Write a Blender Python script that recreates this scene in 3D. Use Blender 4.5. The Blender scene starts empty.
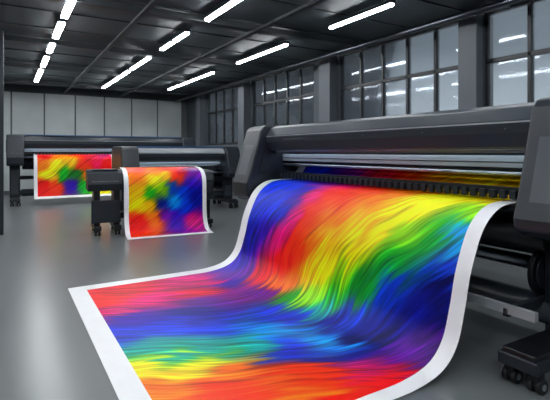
import bpy, bmesh, math, random
import numpy as np
from mathutils import Vector
random.seed(4)
scene=bpy.context.scene
try:
    scene.view_settings.view_transform='Standard'
    scene.view_settings.look='None'
except Exception: pass

# ---------------------------------------------------------------- materials
def mat(name,col,rough=.5,metal=0.,noise=0.,nscale=8.,bump=0.,emit=0.,ecol=None,coat=0.,spec=.5):
    m=bpy.data.materials.new(name); m.use_nodes=True
    nt=m.node_tree; b=nt.nodes['Principled BSDF']
    b.inputs['Base Color'].default_value=(*col,1)
    b.inputs['Roughness'].default_value=rough
    b.inputs['Metallic'].default_value=metal
    b.inputs['Specular IOR Level'].default_value=spec
    b.inputs['Coat Weight'].default_value=coat
    if emit>0:
        b.inputs['Emission Color'].default_value=(*(ecol or col),1)
        b.inputs['Emission Strength'].default_value=emit
    if noise>0 or bump>0:
        tc=nt.nodes.new('ShaderNodeTexCoord'); n=nt.nodes.new('ShaderNodeTexNoise')
        n.inputs['Scale'].default_value=nscale; n.inputs['Detail'].default_value=5
        nt.links.new(tc.outputs['Object'],n.inputs['Vector'])
        if noise>0:
            r=nt.nodes.new('ShaderNodeValToRGB')
            r.color_ramp.elements[0].position=.3; r.color_ramp.elements[1].position=.7
            r.color_ramp.elements[0].color=(*[c*(1-noise) for c in col],1)
            r.color_ramp.elements[1].color=(*[min(1,c*(1+noise)) for c in col],1)
            nt.links.new(n.outputs['Fac'],r.inputs['Fac'])
            nt.links.new(r.outputs['Color'],b.inputs['Base Color'])
        if bump>0:
            bp=nt.nodes.new('ShaderNodeBump'); bp.inputs['Strength'].default_value=bump; bp.inputs['Distance'].default_value=.01
            nt.links.new(n.outputs['Fac'],bp.inputs['Height']); nt.links.new(bp.outputs['Normal'],b.inputs['Normal'])
    return m
M={}
M['body']=mat('machine_charcoal',(.019,.025,.033),.36,noise=.06,nscale=3,spec=.4)
M['body2']=mat('machine_dark_grey',(.038,.048,.061),.30,noise=.05,nscale=3,spec=.5)
M['light']=mat('machine_light_grey',(.34,.37,.40),.35,noise=.05)
M['black']=mat('machine_black',(.007,.008,.011),.42,noise=.1)
M['metal']=mat('brushed_aluminium',(.60,.64,.68),.28,metal=1.,noise=.05,nscale=20)
M['steel']=mat('dark_steel',(.14,.155,.18),.3,metal=1.,noise=.1,nscale=10)
M['rubber']=mat('caster_rubber',(.01,.01,.011),.6,noise=.1)
M['led']=mat('led_strip',(.8,.9,1.),.4,emit=6,ecol=(.70,.86,1.))
M['tube']=mat('strip_light_diffuser',(1,1,1),.4,emit=50,ecol=(.94,.97,1.))
M['white']=mat('white_media',(.90,.91,.93),.4,noise=.02)
M['wall']=mat('painted_wall_grey',(.055,.068,.080),.6,noise=.08,nscale=1.5,bump=.05)
M['col']=mat('column_grey',(.092,.106,.120),.55,noise=.06,nscale=2)
M['ceil']=mat('ceiling_dark',(.042,.055,.062),.55,noise=.15,nscale=.8)
M['beam']=mat('ceiling_beam_steel',(.028,.035,.040),.45,noise=.1)
M['frame']=mat('window_frame_black',(.012,.015,.018),.4,noise=.1)
M['backp']=mat('back_wall_panel',(.52,.565,.57),.5,noise=.16,nscale=.6,bump=.03)
M['seam']=mat('panel_seam',(.10,.11,.115),.6,noise=.1)
M['indigo']=mat('hood_blue_glow',(.05,.12,.28),.35,noise=.05)  # blue glow along the hood top, put into the colour

def floor_mat():
    m=bpy.data.materials.new('polished_concrete'); m.use_nodes=True
    nt=m.node_tree; b=nt.nodes['Principled BSDF']; L=nt.links.new
    tc=nt.nodes.new('ShaderNodeTexCoord')
    n=nt.nodes.new('ShaderNodeTexNoise'); n.inputs['Scale'].default_value=.45; n.inputs['Detail'].default_value=2; n.inputs['Roughness'].default_value=.4
    mx=nt.nodes.new('ShaderNodeMix'); mx.data_type='RGBA'
    mx.inputs[6].default_value=(.118,.131,.136,1); mx.inputs[7].default_value=(.155,.170,.175,1)
    L(tc.outputs['Object'],n.inputs['Vector']); L(n.outputs['Fac'],mx.inputs[0]); L(mx.outputs[2],b.inputs['Base Color'])
    b.inputs['Roughness'].default_value=.28
    b.inputs['Specular IOR Level'].default_value=.6
    return m
M['floor']=floor_mat()
def glass_mat():
    m=bpy.data.materials.new('window_glass'); m.use_nodes=True
    nt=m.node_tree; nt.nodes.clear(); L=nt.links.new
    o=nt.nodes.new('ShaderNodeOutputMaterial'); t=nt.nodes.new('ShaderNodeBsdfTransparent'); t.inputs['Color'].default_value=(.8,.84,.87,1)
    d=nt.nodes.new('ShaderNodeBsdfTranslucent'); d.inputs['Color'].default_value=(.7,.73,.76,1)
    g=nt.nodes.new('ShaderNodeBsdfGlossy'); g.inputs['Roughness'].default_value=.06; g.inputs['Color'].default_value=(.6,.65,.7,1)
    tc=nt.nodes.new('ShaderNodeTexCoord'); n=nt.nodes.new('ShaderNodeTexNoise'); n.inputs['Scale'].default_value=.8; n.inputs['Detail'].default_value=2
    mr=nt.nodes.new('ShaderNodeMapRange'); mr.inputs['To Min'].default_value=.1; mr.inputs['To Max'].default_value=.4
    m1=nt.nodes.new('ShaderNodeMixShader'); m2=nt.nodes.new('ShaderNodeMixShader'); f=nt.nodes.new('ShaderNodeFresnel'); f.inputs['IOR'].default_value=1.4
    L(tc.outputs['Object'],n.inputs['Vector']); L(n.outputs['Fac'],mr.inputs['Value']); L(mr.outputs['Result'],m1.inputs['Fac'])
    L(t.outputs[0],m1.inputs[1]); L(d.outputs[0],m1.inputs[2])
    L(f.outputs[0],m2.inputs['Fac']); L(m1.outputs[0],m2.inputs[1]); L(g.outputs[0],m2.inputs[2]); L(m2.outputs[0],o.inputs['Surface'])
    return m
M['glass']=glass_mat()
def print_mat():
    m=bpy.data.materials.new('printed_rainbow_ink'); m.use_nodes=True
    nt=m.node_tree; b=nt.nodes['Principled BSDF']; L=nt.links.new
    a=nt.nodes.new('ShaderNodeAttribute'); a.attribute_name='Ink'
    L(a.outputs['Color'],b.inputs['Base Color'])
    b.inputs['Roughness'].default_value=.42; b.inputs['Specular IOR Level'].default_value=.2
    return m
M['ink']=print_mat()

# ---------------------------------------------------------------- mesh builder
class Part:
    def __init__(s): s.bm=bmesh.new(); s.mats=[]
    def mi(s,k):
        if k not in s.mats: s.mats.append(k)
        return s.mats.index(k)
    def box(s,x0,x1,y0,y1,z0,z1,m):
        vs=[s.bm.verts.new(p) for p in [(x0,y0,z0),(x1,y0,z0),(x1,y1,z0),(x0,y1,z0),(x0,y0,z1),(x1,y0,z1),(x1,y1,z1),(x0,y1,z1)]]
        for f in [(3,2,1,0),(4,5,6,7),(0,1,5,4),(1,2,6,5),(2,3,7,6),(3,0,4,7)]:
            s.bm.faces.new([vs[i] for i in f]).material_index=s.mi(m)
        return s
    def prism(s,prof,x0,x1,m):
        a=[s.bm.verts.new((x0,y,z)) for y,z in prof]; b=[s.bm.verts.new((x1,y,z)) for y,z in prof]
        n=len(prof); fs=[s.bm.faces.new(a),s.bm.faces.new(b[::-1])]
        for i in range(n):
            j=(i+1)%n; fs.append(s.bm.faces.new([a[i],b[i],b[j],a[j]]))
        for f in fs: f.material_index=s.mi(m)
        return s
    def cyl(s,axis,c,r,l0,l1,m,n=24):
        def P(t,l):
            u,v=r*math.cos(t),r*math.sin(t)
            if axis=='x': return (l,c[0]+u,c[1]+v)
            if axis=='y': return (c[0]+u,l,c[1]+v)
            return (c[0]+u,c[1]+v,l)
        a=[s.bm.verts.new(P(2*math.pi*i/n,l0)) for i in range(n)]; b=[s.bm.verts.new(P(2*math.pi*i/n,l1)) for i in range(n)]
        fs=[s.bm.faces.new(a),s.bm.faces.new(b[::-1])]
        for i in range(n):
            j=(i+1)%n; f=s.bm.faces.new([a[i],b[i],b[j],a[j]]); f.smooth=True; fs.append(f)
        for f in fs: f.material_index=s.mi(m)
        return s
    def obj(s,name,parent=None,bevel=0.,loc=(0,0,0),rot=0.):
        bmesh.ops.recalc_face_normals(s.bm,faces=s.bm.faces)
        me=bpy.data.meshes.new(name); s.bm.to_mesh(me); s.bm.free()
        for k in s.mats: me.materials.append(M[k])
        o=bpy.data.objects.new(name,me); scene.collection.objects.link(o)
        if parent: o.parent=parent
        o.location=loc; o.rotation_euler=(0,0,rot)
        if bevel>0:
            bv=o.modifiers.new('bevel','BEVEL'); bv.width=bevel; bv.segments=3; bv.limit_method='ANGLE'; bv.angle_limit=math.radians(35)
            bv.harden_normals=False
        return o
def empty(name,loc,rot=0.):
    e=bpy.data.objects.new(name,None); scene.collection.objects.link(e); e.location=loc; e.rotation_euler=(0,0,rot); e.empty_display_size=.2
    return e

# ---------------------------------------------------------------- room
RX0,RX1,RY0,RY1,H=-4.,6.73,-5.,18.6,3.9
Part().box(RX0-.2,RX1+.3,RY0-.2,RY1+.2,-.1,0,'floor').obj('floor')
p=Part().box(RX0-.2,RX1+.3,RY0-.2,RY1+.2,H,H+.1,'ceil')
for i in range(20):
    y=RY0+.3+i*1.2
    p.box(RX0,RX1,y,y+.04,H-.02,H,'beam')
p.obj('ceiling')
bi=0
for y in [-2.5,1.0,4.2,7.4,10.6,13.8,17.0]:
    bi+=1
    Part().box(RX0,RX1,y-.03,y+.03,H-.13,H-.03,'beam').box(RX0,RX1,y-.1,y+.1,H-.15,H-.13,'beam').obj('trim_%d'%bi)
for x in [-1.2,1.9,3.95]:
    bi+=1
    Part().box(x-.04,x+.04,RY0,RY1,H-.2,H-.15,'beam').obj('trim_%d'%bi)
for x,z,r in [(6.2,3.66,.05),(-.3,3.6,.1)]:
    bi+=1
    Part().cyl('y',(x,z),r,RY0,RY1,'steel').obj('trim_%d'%bi)
p=Part().box(RX0-.2,RX1+.3,RY1,RY1+.2,0,H,'seam')
x=RX0+.02
while x<RX1-.3:
    w=min(1.03,RX1-x-.02)
    p.box(x,x+w-.035,RY1-.03,RY1,.12,H-.25,'backp')
    x+=1.05
p.obj('wall_back')
Part().box(RX0-.2,RX1+.3,RY0-.2,RY0,0,H,'wall').obj('wall_front')
Part().box(RX0-.2,RX0,RY0,RY1,0,H,'wall').obj('wall_left')
Part().box(RX0,RX1,RY1-.06,RY1-.03,0,.12,'seam').obj('baseboard_back')
SILL,TOP,TR=1.75,3.80,2.98
wins=[(-3.6,-.3),(.95,4.56),(4.9,8.26),(9.3,12.6),(13.45,16.3)]
p=Part().box(RX1,RX1+.25,RY0,RY1,0,SILL,'wall').box(RX1,RX1+.25,RY0,RY1,TOP,H,'wall')
prev=RY0
for a,b in wins+[(RY1,RY1)]:
    p.box(RX1,RX1+.25,prev,a,SILL,TOP,'wall'); prev=b
p.obj('wall_right')
for i,(a,b) in enumerate(wins):
    e=empty('window_%d'%(i+1),(RX1,a,SILL))
    w=b-a; h=TOP-SILL; n=5 if w>3 else 4
    f=Part(); t=.035
    f.box(.02,.14,0,w,0,.06,'frame').box(.02,.14,0,w,h-.06,h,'frame').box(.03,.13,0,w,TR-SILL-t,TR-SILL+t,'frame')
    for k in range(n+1):
        y=w*k/n; tt=.05 if k in(0,n) else .028
        f.box(.03,.13,max(0,y-tt),min(w,y+tt),.0,h,'frame')
    f.box(-.05,.02,-.03,w+.03,-.06,.0,'col')
    f.obj('frame',e,.004)
    g=Part().box(.075,.085,.02,w-.02,.02,h-.02,'glass'); g.obj('glass',e)
Part().box(RX1-.03,RX1,RY0,RY1,0,.12,'seam').obj('baseboard_right')
for a,b,d in [(4.57,4.89,.22),(8.35,8.75,.25),(12.75,13.15,.25),(16.5,16.9,.25),(.3,.7,.25)]:
    Part().box(RX1-d,RX1,a,b,0,H-.15,'col').box(RX1-d+.05,RX1-d-.01,a-.03,a,0,H-.15,'col').obj('structural_column',None,.01)
Part().box(-.36,-.02,9.5,9.85,0,H-.2,'body').obj('structural_column',None,.01)

# ---------------------------------------------------------------- ceiling strip lights
def strip(x,y0,y1,z=3.74,w=.075):
    e=empty('ceiling_strip_light',(x,(y0+y1)/2,z)); L=(y1-y0)/2
    Part().box(-w/2-.015,w/2+.015,-L-.02,L+.02,.02,.07,'body2').box(-.01,.01,-L*.7,-L*.7+.02,.07,H-z-.02,'steel').box(-.01,.01,L*.7,L*.7+.02,.07,H-z-.02,'steel').obj('housing',e)
    Part().box(-w/2,w/2,-L,L,-.012,.02,'tube').obj('diffuser',e)
for y0,y1 in [(-3.,-1.2),(0.,1.6),(2.6,3.9),(4.95,6.46),(7.94,10.25),(11.8,15.8)]: strip(5.05,y0,y1,w=.065)
for y0,y1 in [(-3.,-1.2),(0.3,2.),(3.3,4.9),(5.8,7.17),(8.13,8.85),(9.0,9.75),(10.7,12.5),(12.8,16.6)]: strip(2.95,y0,y1)
for y0,y1 in [(-3.,-1.2),(0.3,2.),(3.3,4.9),(6.2,8.25),(8.62,9.8),(10.4,11.3),(11.9,13.3),(13.8,16.2)]: strip(.85,y0,y1,w=.10)
for y0,y1 in [(-3.,-1.2),(0.3,2.),(3.3,4.9),(6.2,8.25),(10.4,11.9),(13.8,16.2)]: strip(-1.9,y0,y1,w=.10)

# ---------------------------------------------------------------- printers
def caster(p,x,y,r=.05):
    p.cyl('x',(y,r),r,x-.045,x-.01,'rubber').cyl('x',(y,r),r,x+.01,x+.045,'rubber').cyl('x',(y,r),.02,x-.05,x+.05,'metal')
    p.box(x-.03,x+.03,y-.035,y+.035,r*1.7,r*2+.045,'black')
def printer(loc,rot,hwl,hwr,ew,zs,zb,zt,footfront=(-.5,-.5),cover='body2',detail=True,housing='body'):
    e=empty('large_format_printer',loc,rot)
    dz=zs-1.12
    prof=[(-.02,zt),(-.11,zt-.03),(-.17,zt-.13),(-.17,zb+.12),(-.13,zb+.02),(-.08,zb),(.85,zb),(.85,zt-.06),(.78,zt)]
    Part().prism(prof,-hwl,hwr,cover).obj('hood',e,.012)
    c=Part().box(-hwl+.01,hwr-.01,-.181,-.165,zt-.15,zt-.138,'light')
    c.prism([(-.174,zt-.165),(-.174,zb+.118),(-.137,zb+.016),(-.10,zb+.016),(-.10,zt-.165)],-hwl+.01,hwr-.01,'body')  # darker lower face: contrast with the hood's top highlight, painted as colour
    if detail:
        for k in range(5):
            x=-hwl+.35+k*(hwl+hwr-.7)/4
            c.box(x-.0015,x+.0015,-.1755,-.165,zb+.12,zt-.165,'black')
            c.cyl('y',(x+.12,zt-.19),.006,-.177,-.165,'steel',12)
        c.box(-hwl+.45,-hwl+.95,-.1765,-.165,zb+.135,zb+.16,'steel')
    else:
        c.box(-hwl+.02,hwr-.02,-.10,.02,zt,zt+.025,'indigo')
    c.obj('hood_trim',e)
    r=Part().box(-hwl,hwr,.42,.47,zs-.1,zb,'black')
    h=zb-zs
    r.box(-hwl,hwr,.10,.20,zb-.36*h,zb-.12*h,'light')
    r.box(-hwl,hwr,.095,.10,zb-.26*h,zb-.24*h,'black')
    r.cyl('x',(.12,zb-.48*h),.018,-hwl,hwr,'metal',16)
    r.box(-hwl,hwr,.30,.40,zb-.5*h,zb-.40*h,'steel')
    r.box(-hwl,hwr,-.02,.03,zb-.025,zb-.003,'light')
    r.obj('carriage_rail',e,.003)
    Part().box(-hwl+.05,hwr-.05,.04,.06,zb-.018,zb-.004,'led').obj('led_strip',e)
    b=Part().box(-hwl,hwr,.02,.07,zs+.05,zs+.11,'black')
    n=int((hwl+hwr)/.085)
    for k in range(n):
        x=-hwl+.04+k*.085
        b.box(x,x+.05,-.012,.03,zs+.022,zs+.085,'body')
        b.cyl('x',(.01,zs+.03),.014,x+.01,x+.04,'rubber',10)
    b.obj('pinch_roller_bar',e,.002)
    q=Part().prism([(-.09,zs-.06),(-.04,zs-.022),(.05,zs-.012),(.42,zs-.012),(.42,zs-.14),(.0,zs-.14)],-hwl,hwr,'steel')
    q.prism([(.02,zs-.14),(.75,zs-.14),(.75,zs-.4),(.16,zs-.4),(.06,zs-.3)],-hwl-.02,hwr+.02,'body')
    q.obj('platen',e,.008)
    for sgn,nm,ff in [(-1,'left_end_housing',footfront[0]),(1,'right_end_housing',footfront[1])]:
        x0,x1=(hwr,hwr+ew) if sgn>0 else (-hwl-ew,-hwl)
        zl=zs-.18 if sgn>0 else zs-.28
        hp=[(-.46,zl+.06),(-.47,zs-.05),(-.40,zs+.16),(-.25,zt-.06),(-.2,zt+.0),(-.1,zt+.02),(.78,zt+.02),(.88,zt-.06),(.88,zl),(-.38,zl)]
        Part().prism(hp,x0,x1,housing).obj(nm,e,.025)
        d=Part(); xc=(x0+x1)/2
        d.prism([(-.405,zs+.06),(-.435,zs+.06),(-.31,zt-.26),(-.29,zt-.26)],xc-ew*.3,xc+ew*.3,'body2')
        d.box(x0-.003,x1+.003,-.3,.7,zs-.09,zs-.08,'black')
        d.prism([(-.30,zs+.08),(-.16,zt-.12),(.6,zt-.12),(.6,zs+.08)],x0-.006,x1+.006,'black')
        d.prism([(-.28,zs+.10),(-.145,zt-.14),(.58,zt-.14),(.58,zs+.10)],x0-.009,x1+.009,housing)
        d.obj(nm+'_trim',e)
        px=(x0+x1)/2
        if detail and sgn>0: px=hwr+.06
        l=Part().box(px-.13,px+.13,.05,.62,.2,zl+.02,'body').box(px-.09,px+.09,.03,.05,.3,zs-.4,'body2')
        l.box(px-.11,px+.11,ff,.95,.13,.23,'black').box(px-.13,px+.13,ff-.02,ff+.16,.12,.2,'body')
        l.obj('pedestal_leg',e,.012)
        k=Part()
        for y in (ff+.05,.85): 
            for xx in (px-.07,px+.09): caster(k,xx,y,.045)
        k.obj('casters',e)
    u=Part()
    u.cyl('x',(.30,.62+dz*.5),.055,-hwl-.1,hwr+.1,'metal')
    u.cyl('x',(-.02,zs-.24),.085,-hwl,hwr,'black',32)
    u.box(-hwl-.1,hwr+.1,.2,.3,.28,.40,'body')
    if detail: u.box(-hwl-.05,hwr+.1,-.38,-.34,.40,.46,'light')
    u.cyl('x',(.12,.34),.1,-hwl-.05,hwr+.05,'body2',32)
    u.obj('media_rollers',e)
    if detail:
        for xx in (-hwl-.04,hwr-.10):
            a=Part().box(xx-.02,xx+.02,-.38,.3,.38,.44,'body').cyl('x',(.1,.62),.17,xx-.03,xx+.01,'black',32)
            a.cyl('x',(.1,.62),.12,xx-.035,xx+.015,'body2',32)
            a.obj('roll_bracket',e,.004)
    return e
R90=-math.pi/2
main=printer((3.3,3.68,0),R90,1.78,1.96,.46,1.12,1.52,1.86,footfront=(.05,-.5))
farp=printer((2.75,14.6,0),0,2.3,2.3,.42,1.40,1.62,1.97,footfront=(-.3,-.3),cover='body',detail=False)
mid=printer((3.9,11.2,0),0,1.15,1.15,.4,1.0,1.27,1.62,footfront=(-.3,-.3),cover='light',detail=False)

def small_printer(loc,rot):
    e=empty('large_format_printer',loc,rot)
    Part().prism([(.02,1.09),(-.03,1.0),(.0,.86),(.5,.82),(.55,1.05),(.45,1.11),(.1,1.115)],-1.0,.8,'body').obj('chassis',e,.012)
    Part().prism([(-.14,.92),(-.1,1.12),(.02,1.17),(.5,1.17),(.56,1.1),(.56,.8),(-.08,.8)],-1.36,-.78,'body').box(-1.28,-.84,-.02,.3,1.17,1.185,'body2').box(-1.3,-.84,-.135,-.115,.96,.98,'steel').obj('left_end_housing',e,.02)
    Part().prism([(-.12,.95),(-.08,1.1),(.02,1.14),(.5,1.14),(.56,1.05),(.56,.55),(-.06,.55)],.78,.96,'body').box(.82,.92,-.125,-.1,.7,.9,'steel').obj('right_end_housing',e,.02)
    l=Part()
    for x in (-1.2,-.86,.87):
        l.box(x-.05,x+.05,.02,.5,.1,.84,'black')
        l.box(x-.06,x+.06,-.15,.62,.09,.17,'black')
        caster(l,x,-.08,.04); caster(l,x,.55,.04)
    l.box(-1.15,.85,.2,.28,.25,.36,'body').box(-1.3,-.80,-.05,.05,.22,.62,'body')
    l.obj('stand',e,.006)
    Part().cyl('x',(.1,.5),.09,-1.,.85,'body2').cyl('x',(.1,.5),.03,-1.1,.97,'metal').obj('media_roller',e)
    return e
RS=math.radians(-5)
small=small_printer((2.62,8.5,0),RS)

# ---------------------------------------------------------------- printed banners
rng=np.random.RandomState(7); LAT=rng.rand(256,256)
def vnoise(x,y):
    xi=np.floor(x).astype(int); yi=np.floor(y).astype(int); fx=x-xi; fy=y-yi
    fx=fx*fx*(3-2*fx); fy=fy*fy*(3-2*fy)
    g=lambda i,j: LAT[i%256,j%256]
    return ((g(xi,yi)*(1-fx)+g(xi+1,yi)*fx)*(1-fy)+(g(xi,yi+1)*(1-fx)+g(xi+1,yi+1)*fx)*fy)*2-1
C={'red':(.86,.04,.07),'crim':(.76,.03,.22),'mag':(.76,.04,.44),'pink':(.88,.08,.38),'pur':(.38,.07,.56),'vio':(.22,.09,.60),'blue':(.01,.25,.74),'dblue':(.02,.10,.46),
   'navy':(.03,.04,.28),'cyan':(.02,.60,.88),'teal':(.02,.58,.58),'green':(.04,.56,.18),'dgreen':(.03,.36,.15),'lime':(.56,.80,.06),'yel':(1.,.90,.04),'gold':(1.,.73,.03),'or':(1.,.48,.03),'ro':(.95,.25,.04),'dpur':(.24,.04,.38)}
def field(U,V,ctrl,qfn,amp,along,fq,fp,swirl=1.):
    q,du,dv=qfn(U,V); L=np.sqrt(du*du+dv*dv); du=du/L; dv=dv/L
    p=V+.5*U
    q=q+swirl*(.09*vnoise(U*1.3+4,V*1.3+9)+.03*vnoise(U*3.1+14,V*3.1+39))
    a=.46*vnoise(q*fq*.45+1,p*fp*.8+3)+.30*vnoise(q*fq+21,p*fp+5)+.28*vnoise(q*fq*2.3+11,p*fp*1.5+31)+.30*vnoise(q*fq*5+61,p*fp*2.4+71)+.22*vnoise(q*fq*9+41,p*fp*3.4+7)
    n=.6*vnoise(q*fq*.3+77,p*fp+17)+.4*vnoise(q*fq+97,p*fp*1.6+27)
    U2=U+du*a*along-dv*n*amp; V2=V+dv*a*along+du*n*amp
    acc=np.zeros((U.size,3)); ws=np.zeros(U.size)
    for u,v,c in ctrl:
        d=(U2-u)**2+(V2-v)**2+.012
        w=d**(-2.1); ws+=w; acc+=w[:,None]*np.array(C[c])[None]
    col=acc/ws[:,None]
    mean=col.mean(1,keepdims=True); col=mean+(col-mean)*1.4
    s=vnoise(q*fq*3.1+9,p*2.0)*.33+vnoise(q*fq*6.5+19,p*2.6+51)*.36+vnoise(q*fq*12+5,p*4+8)*.42
    col=col*(1+.40*s[:,None])+.09*np.clip(s[:,None]-.12,0,1)
    return np.clip(col,.010,1.)**2.2
def banner(loc,rot,prof,x0,x1,bord,ctrl,qfn,s0,nx,ns,u_of_x=lambda x:x,amp=.08,along=.3,fq=9.,fp=1.2):
    P=[Vector(a) for a in prof]; P=[P[0]*2-P[1]]+P+[P[-1]*2-P[-2]]
    pts=[]
    for i in range(1,len(P)-2):
        for k in range(30):
            t=k/30
            pts.append(.5*((2*P[i])+(P[i+1]-P[i-1])*t+(2*P[i-1]-5*P[i]+4*P[i+1]-P[i+2])*t*t+(3*P[i]-P[i-1]-3*P[i+1]+P[i+2])*t**3))
    pts.append(P[-2]); A=np.array([[a.x,a.y] for a in pts])
    sl=np.concatenate([[0],np.cumsum(np.hypot(*np.diff(A,axis=0).T))]); tot=sl[-1]
    bl,br,bt,bb=bord
    S=np.concatenate([[0] if bt>0 else [],np.linspace(bt,tot-bb,ns),[tot-bb*.66,tot-bb*.33,tot]])
    X=np.concatenate([[x0,x0+bl*.5],np.linspace(x0+bl,x1-br,nx),[x1-br*.5,x1]])
    YY=np.interp(S,sl,A[:,0]); ZZ=np.interp(S,sl,A[:,1])
    GX,GS=np.meshgrid(X,S)
    verts=np.stack([GX,np.repeat(YY[:,None],len(X),1),np.repeat(ZZ[:,None],len(X),1)],-1).reshape(-1,3)
    W=len(X); faces=[];mi=[]
    for j in range(len(S)-1):
        for i in range(W-1):
            faces.append((j*W+i,j*W+i+1,(j+1)*W+i+1,(j+1)*W+i))
            xm=(X[i]+X[i+1])/2; sm=(S[j]+S[j+1])/2
            mi.append(0 if (x0+bl<xm<x1-br and bt<sm<tot-bb) else 1)
    me=bpy.data.meshes.new('printed_banner'); me.from_pydata(verts.tolist(),[],faces)
    me.materials.append(M['ink']); me.materials.append(M['white'])
    me.polygons.foreach_set('material_index',mi); me.polygons.foreach_set('use_smooth',[True]*len(faces))
    col=field(u_of_x(GX.ravel()),GS.ravel()-s0,ctrl,qfn,amp,along,fq,fp)
    at=me.color_attributes.new('Ink','FLOAT_COLOR','POINT')
    at.data.foreach_set('color',np.concatenate([col,np.ones((len(col),1))],1).ravel())
    me.update()
    o=bpy.data.objects.new('printed_banner',me); scene.collection.objects.link(o); o.location=loc; o.rotation_euler=(0,0,rot)
    return o
F=lambda X:1.71+2.2-X
ctrl=[(4.95,-.1,'blue'),(5.2,.3,'blue'),(4.3,-.05,'pur'),(3.76,0,'pink'),(3.3,0,'ro'),(3.04,0,'or'),(2.48,0,'yel'),(2.12,0,'gold'),
(5.15,.7,'blue'),(5.15,1.05,'dblue'),(4.9,.5,'blue'),(5.1,1.4,'vio'),(4.8,1.5,'pur'),(4.75,.9,'vio'),
(4.5,1.4,'crim'),(4.5,.98,'mag'),(4.6,.65,'blue'),(4.6,.3,'blue'),(4.4,.45,'vio'),
(4.0,1.38,'or'),(4.0,.98,'ro'),(4.0,.7,'ro'),(4.1,.36,'mag'),(4.25,1.2,'red'),(4.25,.75,'mag'),
(3.17,1.2,'green'),(3.17,1.02,'lime'),(3.17,.83,'yel'),(3.17,.58,'gold'),(3.2,.33,'or'),
(3.55,1.42,'lime'),(3.55,1.1,'yel'),(3.6,.85,'gold'),(3.6,.6,'or'),(3.65,.33,'ro'),(3.8,1.2,'gold'),(3.85,.85,'or'),
(2.56,1.32,'dblue'),(2.56,1.02,'blue'),(2.6,.8,'green'),(2.56,.56,'lime'),(2.6,.33,'yel'),(2.85,1.05,'green'),(2.85,1.3,'blue'),(2.3,.62,'green'),(2.85,.6,'yel'),
(2.18,1.34,'dpur'),(2.18,1.0,'navy'),(2.18,.76,'blue'),(2.12,.52,'cyan'),(2.1,.3,'lime'),(2.35,1.18,'dblue'),
(3.3,1.5,'teal'),(3.7,F(2.16),'blue'),(3.85,F(2.42),'green'),(4.15,F(2.3),'pur'),(4.2,F(2.55),'or'),
(4.76,F(.81),'red'),(5.0,F(1.2),'crim'),(4.56,F(1.26),'mag'),(4.45,F(1.75),'crim'),(4.9,F(1.9),'mag'),(4.65,F(2.17),'vio'),(4.2,F(1.7),'pur'),(4.45,F(.85),'mag'),
(4.15,F(.92),'vio'),(3.85,F(.8),'blue'),(3.8,F(1.2),'blue'),(3.95,F(1.45),'dblue'),(3.55,F(1.5),'blue'),(3.19,F(1.86),'cyan'),(2.78,F(2.17),'cyan'),(3.4,F(2.2),'blue'),(3.0,F(2.45),'dblue'),(2.6,F(2.4),'navy'),
(3.48,F(.885),'teal'),(3.24,F(1.16),'teal'),(3.1,F(1.5),'teal'),(2.88,F(1.8),'blue'),(3.18,F(.87),'yel'),(2.95,F(1.16),'yel'),(2.77,F(1.46),'or'),(2.54,F(1.73),'ro'),(2.40,F(2.02),'mag'),(2.15,F(2.0),'red'),
(2.77,F(.89),'or'),(2.55,F(1.2),'ro'),(2.2,F(1.5),'or'),(2.3,F(.9),'ro'),(2.3,F(2.42),'pur'),(2.6,F(2.1),'dblue')]
def qmain(U,V):
    k=5.; sp=np.log1p(np.exp(k*(V-1.35)))/k
    g=1.2*(V-sp)+.42*sp
    t=1/(1+np.exp(-k*(V-1.35)))
    slope=1.2*(1-t)+.42*t
    n=np.sqrt(1+slope**2)
    return (U-g)/n, slope, np.ones_like(U)
prof=[(.36,1.30),(.24,1.17),(.10,1.127),(0,1.122),(-.12,1.115),(-.25,1.08),(-.37,1.0),(-.46,.88),(-.56,.65),(-.62,.42),(-.70,.2),(-.84,.07),(-1.08,.014),(-1.4,.006),(-2.0,.005),(-2.71,.005)]
banner((3.3,3.68,0),R90,prof,-1.72,1.72,(.17,.12,0,.17),ctrl,qmain,.44,520,700,u_of_x=lambda x:3.68-x,amp=.08,along=.30,fq=9.,fp=.9)
cs=[(-.5,.05,'ro'),(-.2,.1,'or'),(.1,.05,'ro'),(.35,.1,'crim'),(.5,.15,'pur'),(-.5,.3,'or'),(-.25,.35,'yel'),(0,.25,'gold'),(.2,.3,'ro'),(.45,.4,'vio'),
(-.5,.55,'gold'),(-.3,.6,'green'),(-.05,.5,'lime'),(.1,.5,'blue'),(.3,.6,'blue'),(.5,.7,'dblue'),(-.5,.8,'yel'),(-.3,.85,'gold'),(-.1,.8,'dblue'),(.15,.8,'cyan'),(.35,.9,'blue'),
(-.5,1.1,'red'),(-.25,1.1,'or'),(-.05,1.05,'pur'),(.15,1.1,'vio'),(.45,1.1,'mag')]
qs=lambda U,V:((U*.75+V*.9)/1.17+0*U,np.full_like(U,1.),np.full_like(U,-.83))
banner((2.62,8.5,0),RS,[(.4,1.20),(.2,1.19),(.02,1.165),(-.14,1.10),(-.24,.95),(-.26,.65),(-.27,.36),(-.33,.16),(-.46,.04),(-.72,.008)],-.77,.76,(.08,.08,0,.12),cs,qs,.35,200,220,amp=.04,along=.09,fq=14,fp=2.)
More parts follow.
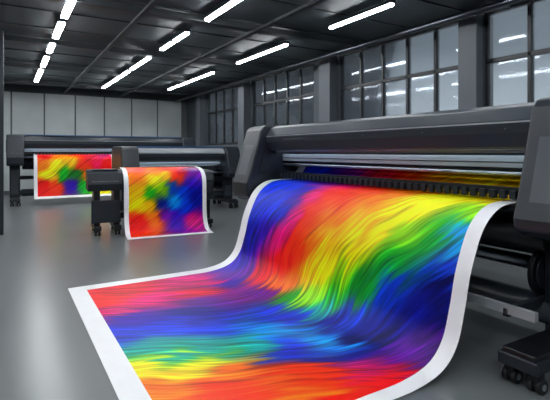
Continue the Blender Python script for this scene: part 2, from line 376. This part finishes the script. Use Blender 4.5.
cf=[(-1.8,.1,'red'),(-1.4,.1,'or'),(-1.0,.1,'ro'),(-.6,.1,'crim'),(-.2,.15,'mag'),(-1.8,.45,'or'),(-1.5,.5,'yel'),(-1.1,.4,'gold'),(-.8,.5,'ro'),(-.4,.5,'pink'),(-.1,.5,'red'),
(-1.7,.8,'yel'),(-1.3,.75,'green'),(-.95,.7,'dgreen'),(-.6,.8,'or'),(-.2,.85,'gold'),(-1.8,1.1,'red'),(-1.5,1.1,'ro'),(-1.1,1.1,'vio'),(-.7,1.1,'green'),(-.3,1.15,'yel')]
banner((2.75,14.6,0),0,[(.36,1.54),(.24,1.47),(.05,1.43),(-.12,1.42),(-.26,1.34),(-.32,1.17),(-.36,.8),(-.40,.5),(-.48,.28),(-.58,.20)],-2.06,.12,(.09,.09,0,.10),cf,qs,.4,180,160,amp=.06,along=.13,fq=10,fp=1.5)

# ---------------------------------------------------------------- world (overcast daylight outside)
w=bpy.data.worlds.new('overcast_sky'); scene.world=w; w.use_nodes=True
nt=w.node_tree; bg=nt.nodes['Background']; L=nt.links.new
tc=nt.nodes.new('ShaderNodeTexCoord'); sp=nt.nodes.new('ShaderNodeSeparateXYZ'); r=nt.nodes.new('ShaderNodeValToRGB')
L(tc.outputs['Generated'],sp.inputs[0]); L(sp.outputs['Z'],r.inputs['Fac']); L(r.outputs['Color'],bg.inputs['Color'])
cr=r.color_ramp; cr.elements[0].position=0.; cr.elements[0].color=(.42,.46,.49,1)
cr.elements[1].position=1.; cr.elements[1].color=(.5,.56,.62,1)
for ps,c in [(.06,(.58,.63,.66)),(.15,(.36,.40,.43)),(.21,(.13,.15,.17)),(.35,(.2,.23,.26))]:
    el=cr.elements.new(ps); el.color=(*c,1)
bg.inputs['Strength'].default_value=1.5

# ---------------------------------------------------------------- camera
cam=bpy.data.cameras.new('camera'); co=bpy.data.objects.new('camera',cam); scene.collection.objects.link(co)
co.location=(0,0,1.5); th=math.atan(.6)
co.rotation_euler=(math.pi/2,0,-th)
cam.sensor_width=36; cam.lens=36*450/550; cam.shift_y=-48/550
scene.camera=co
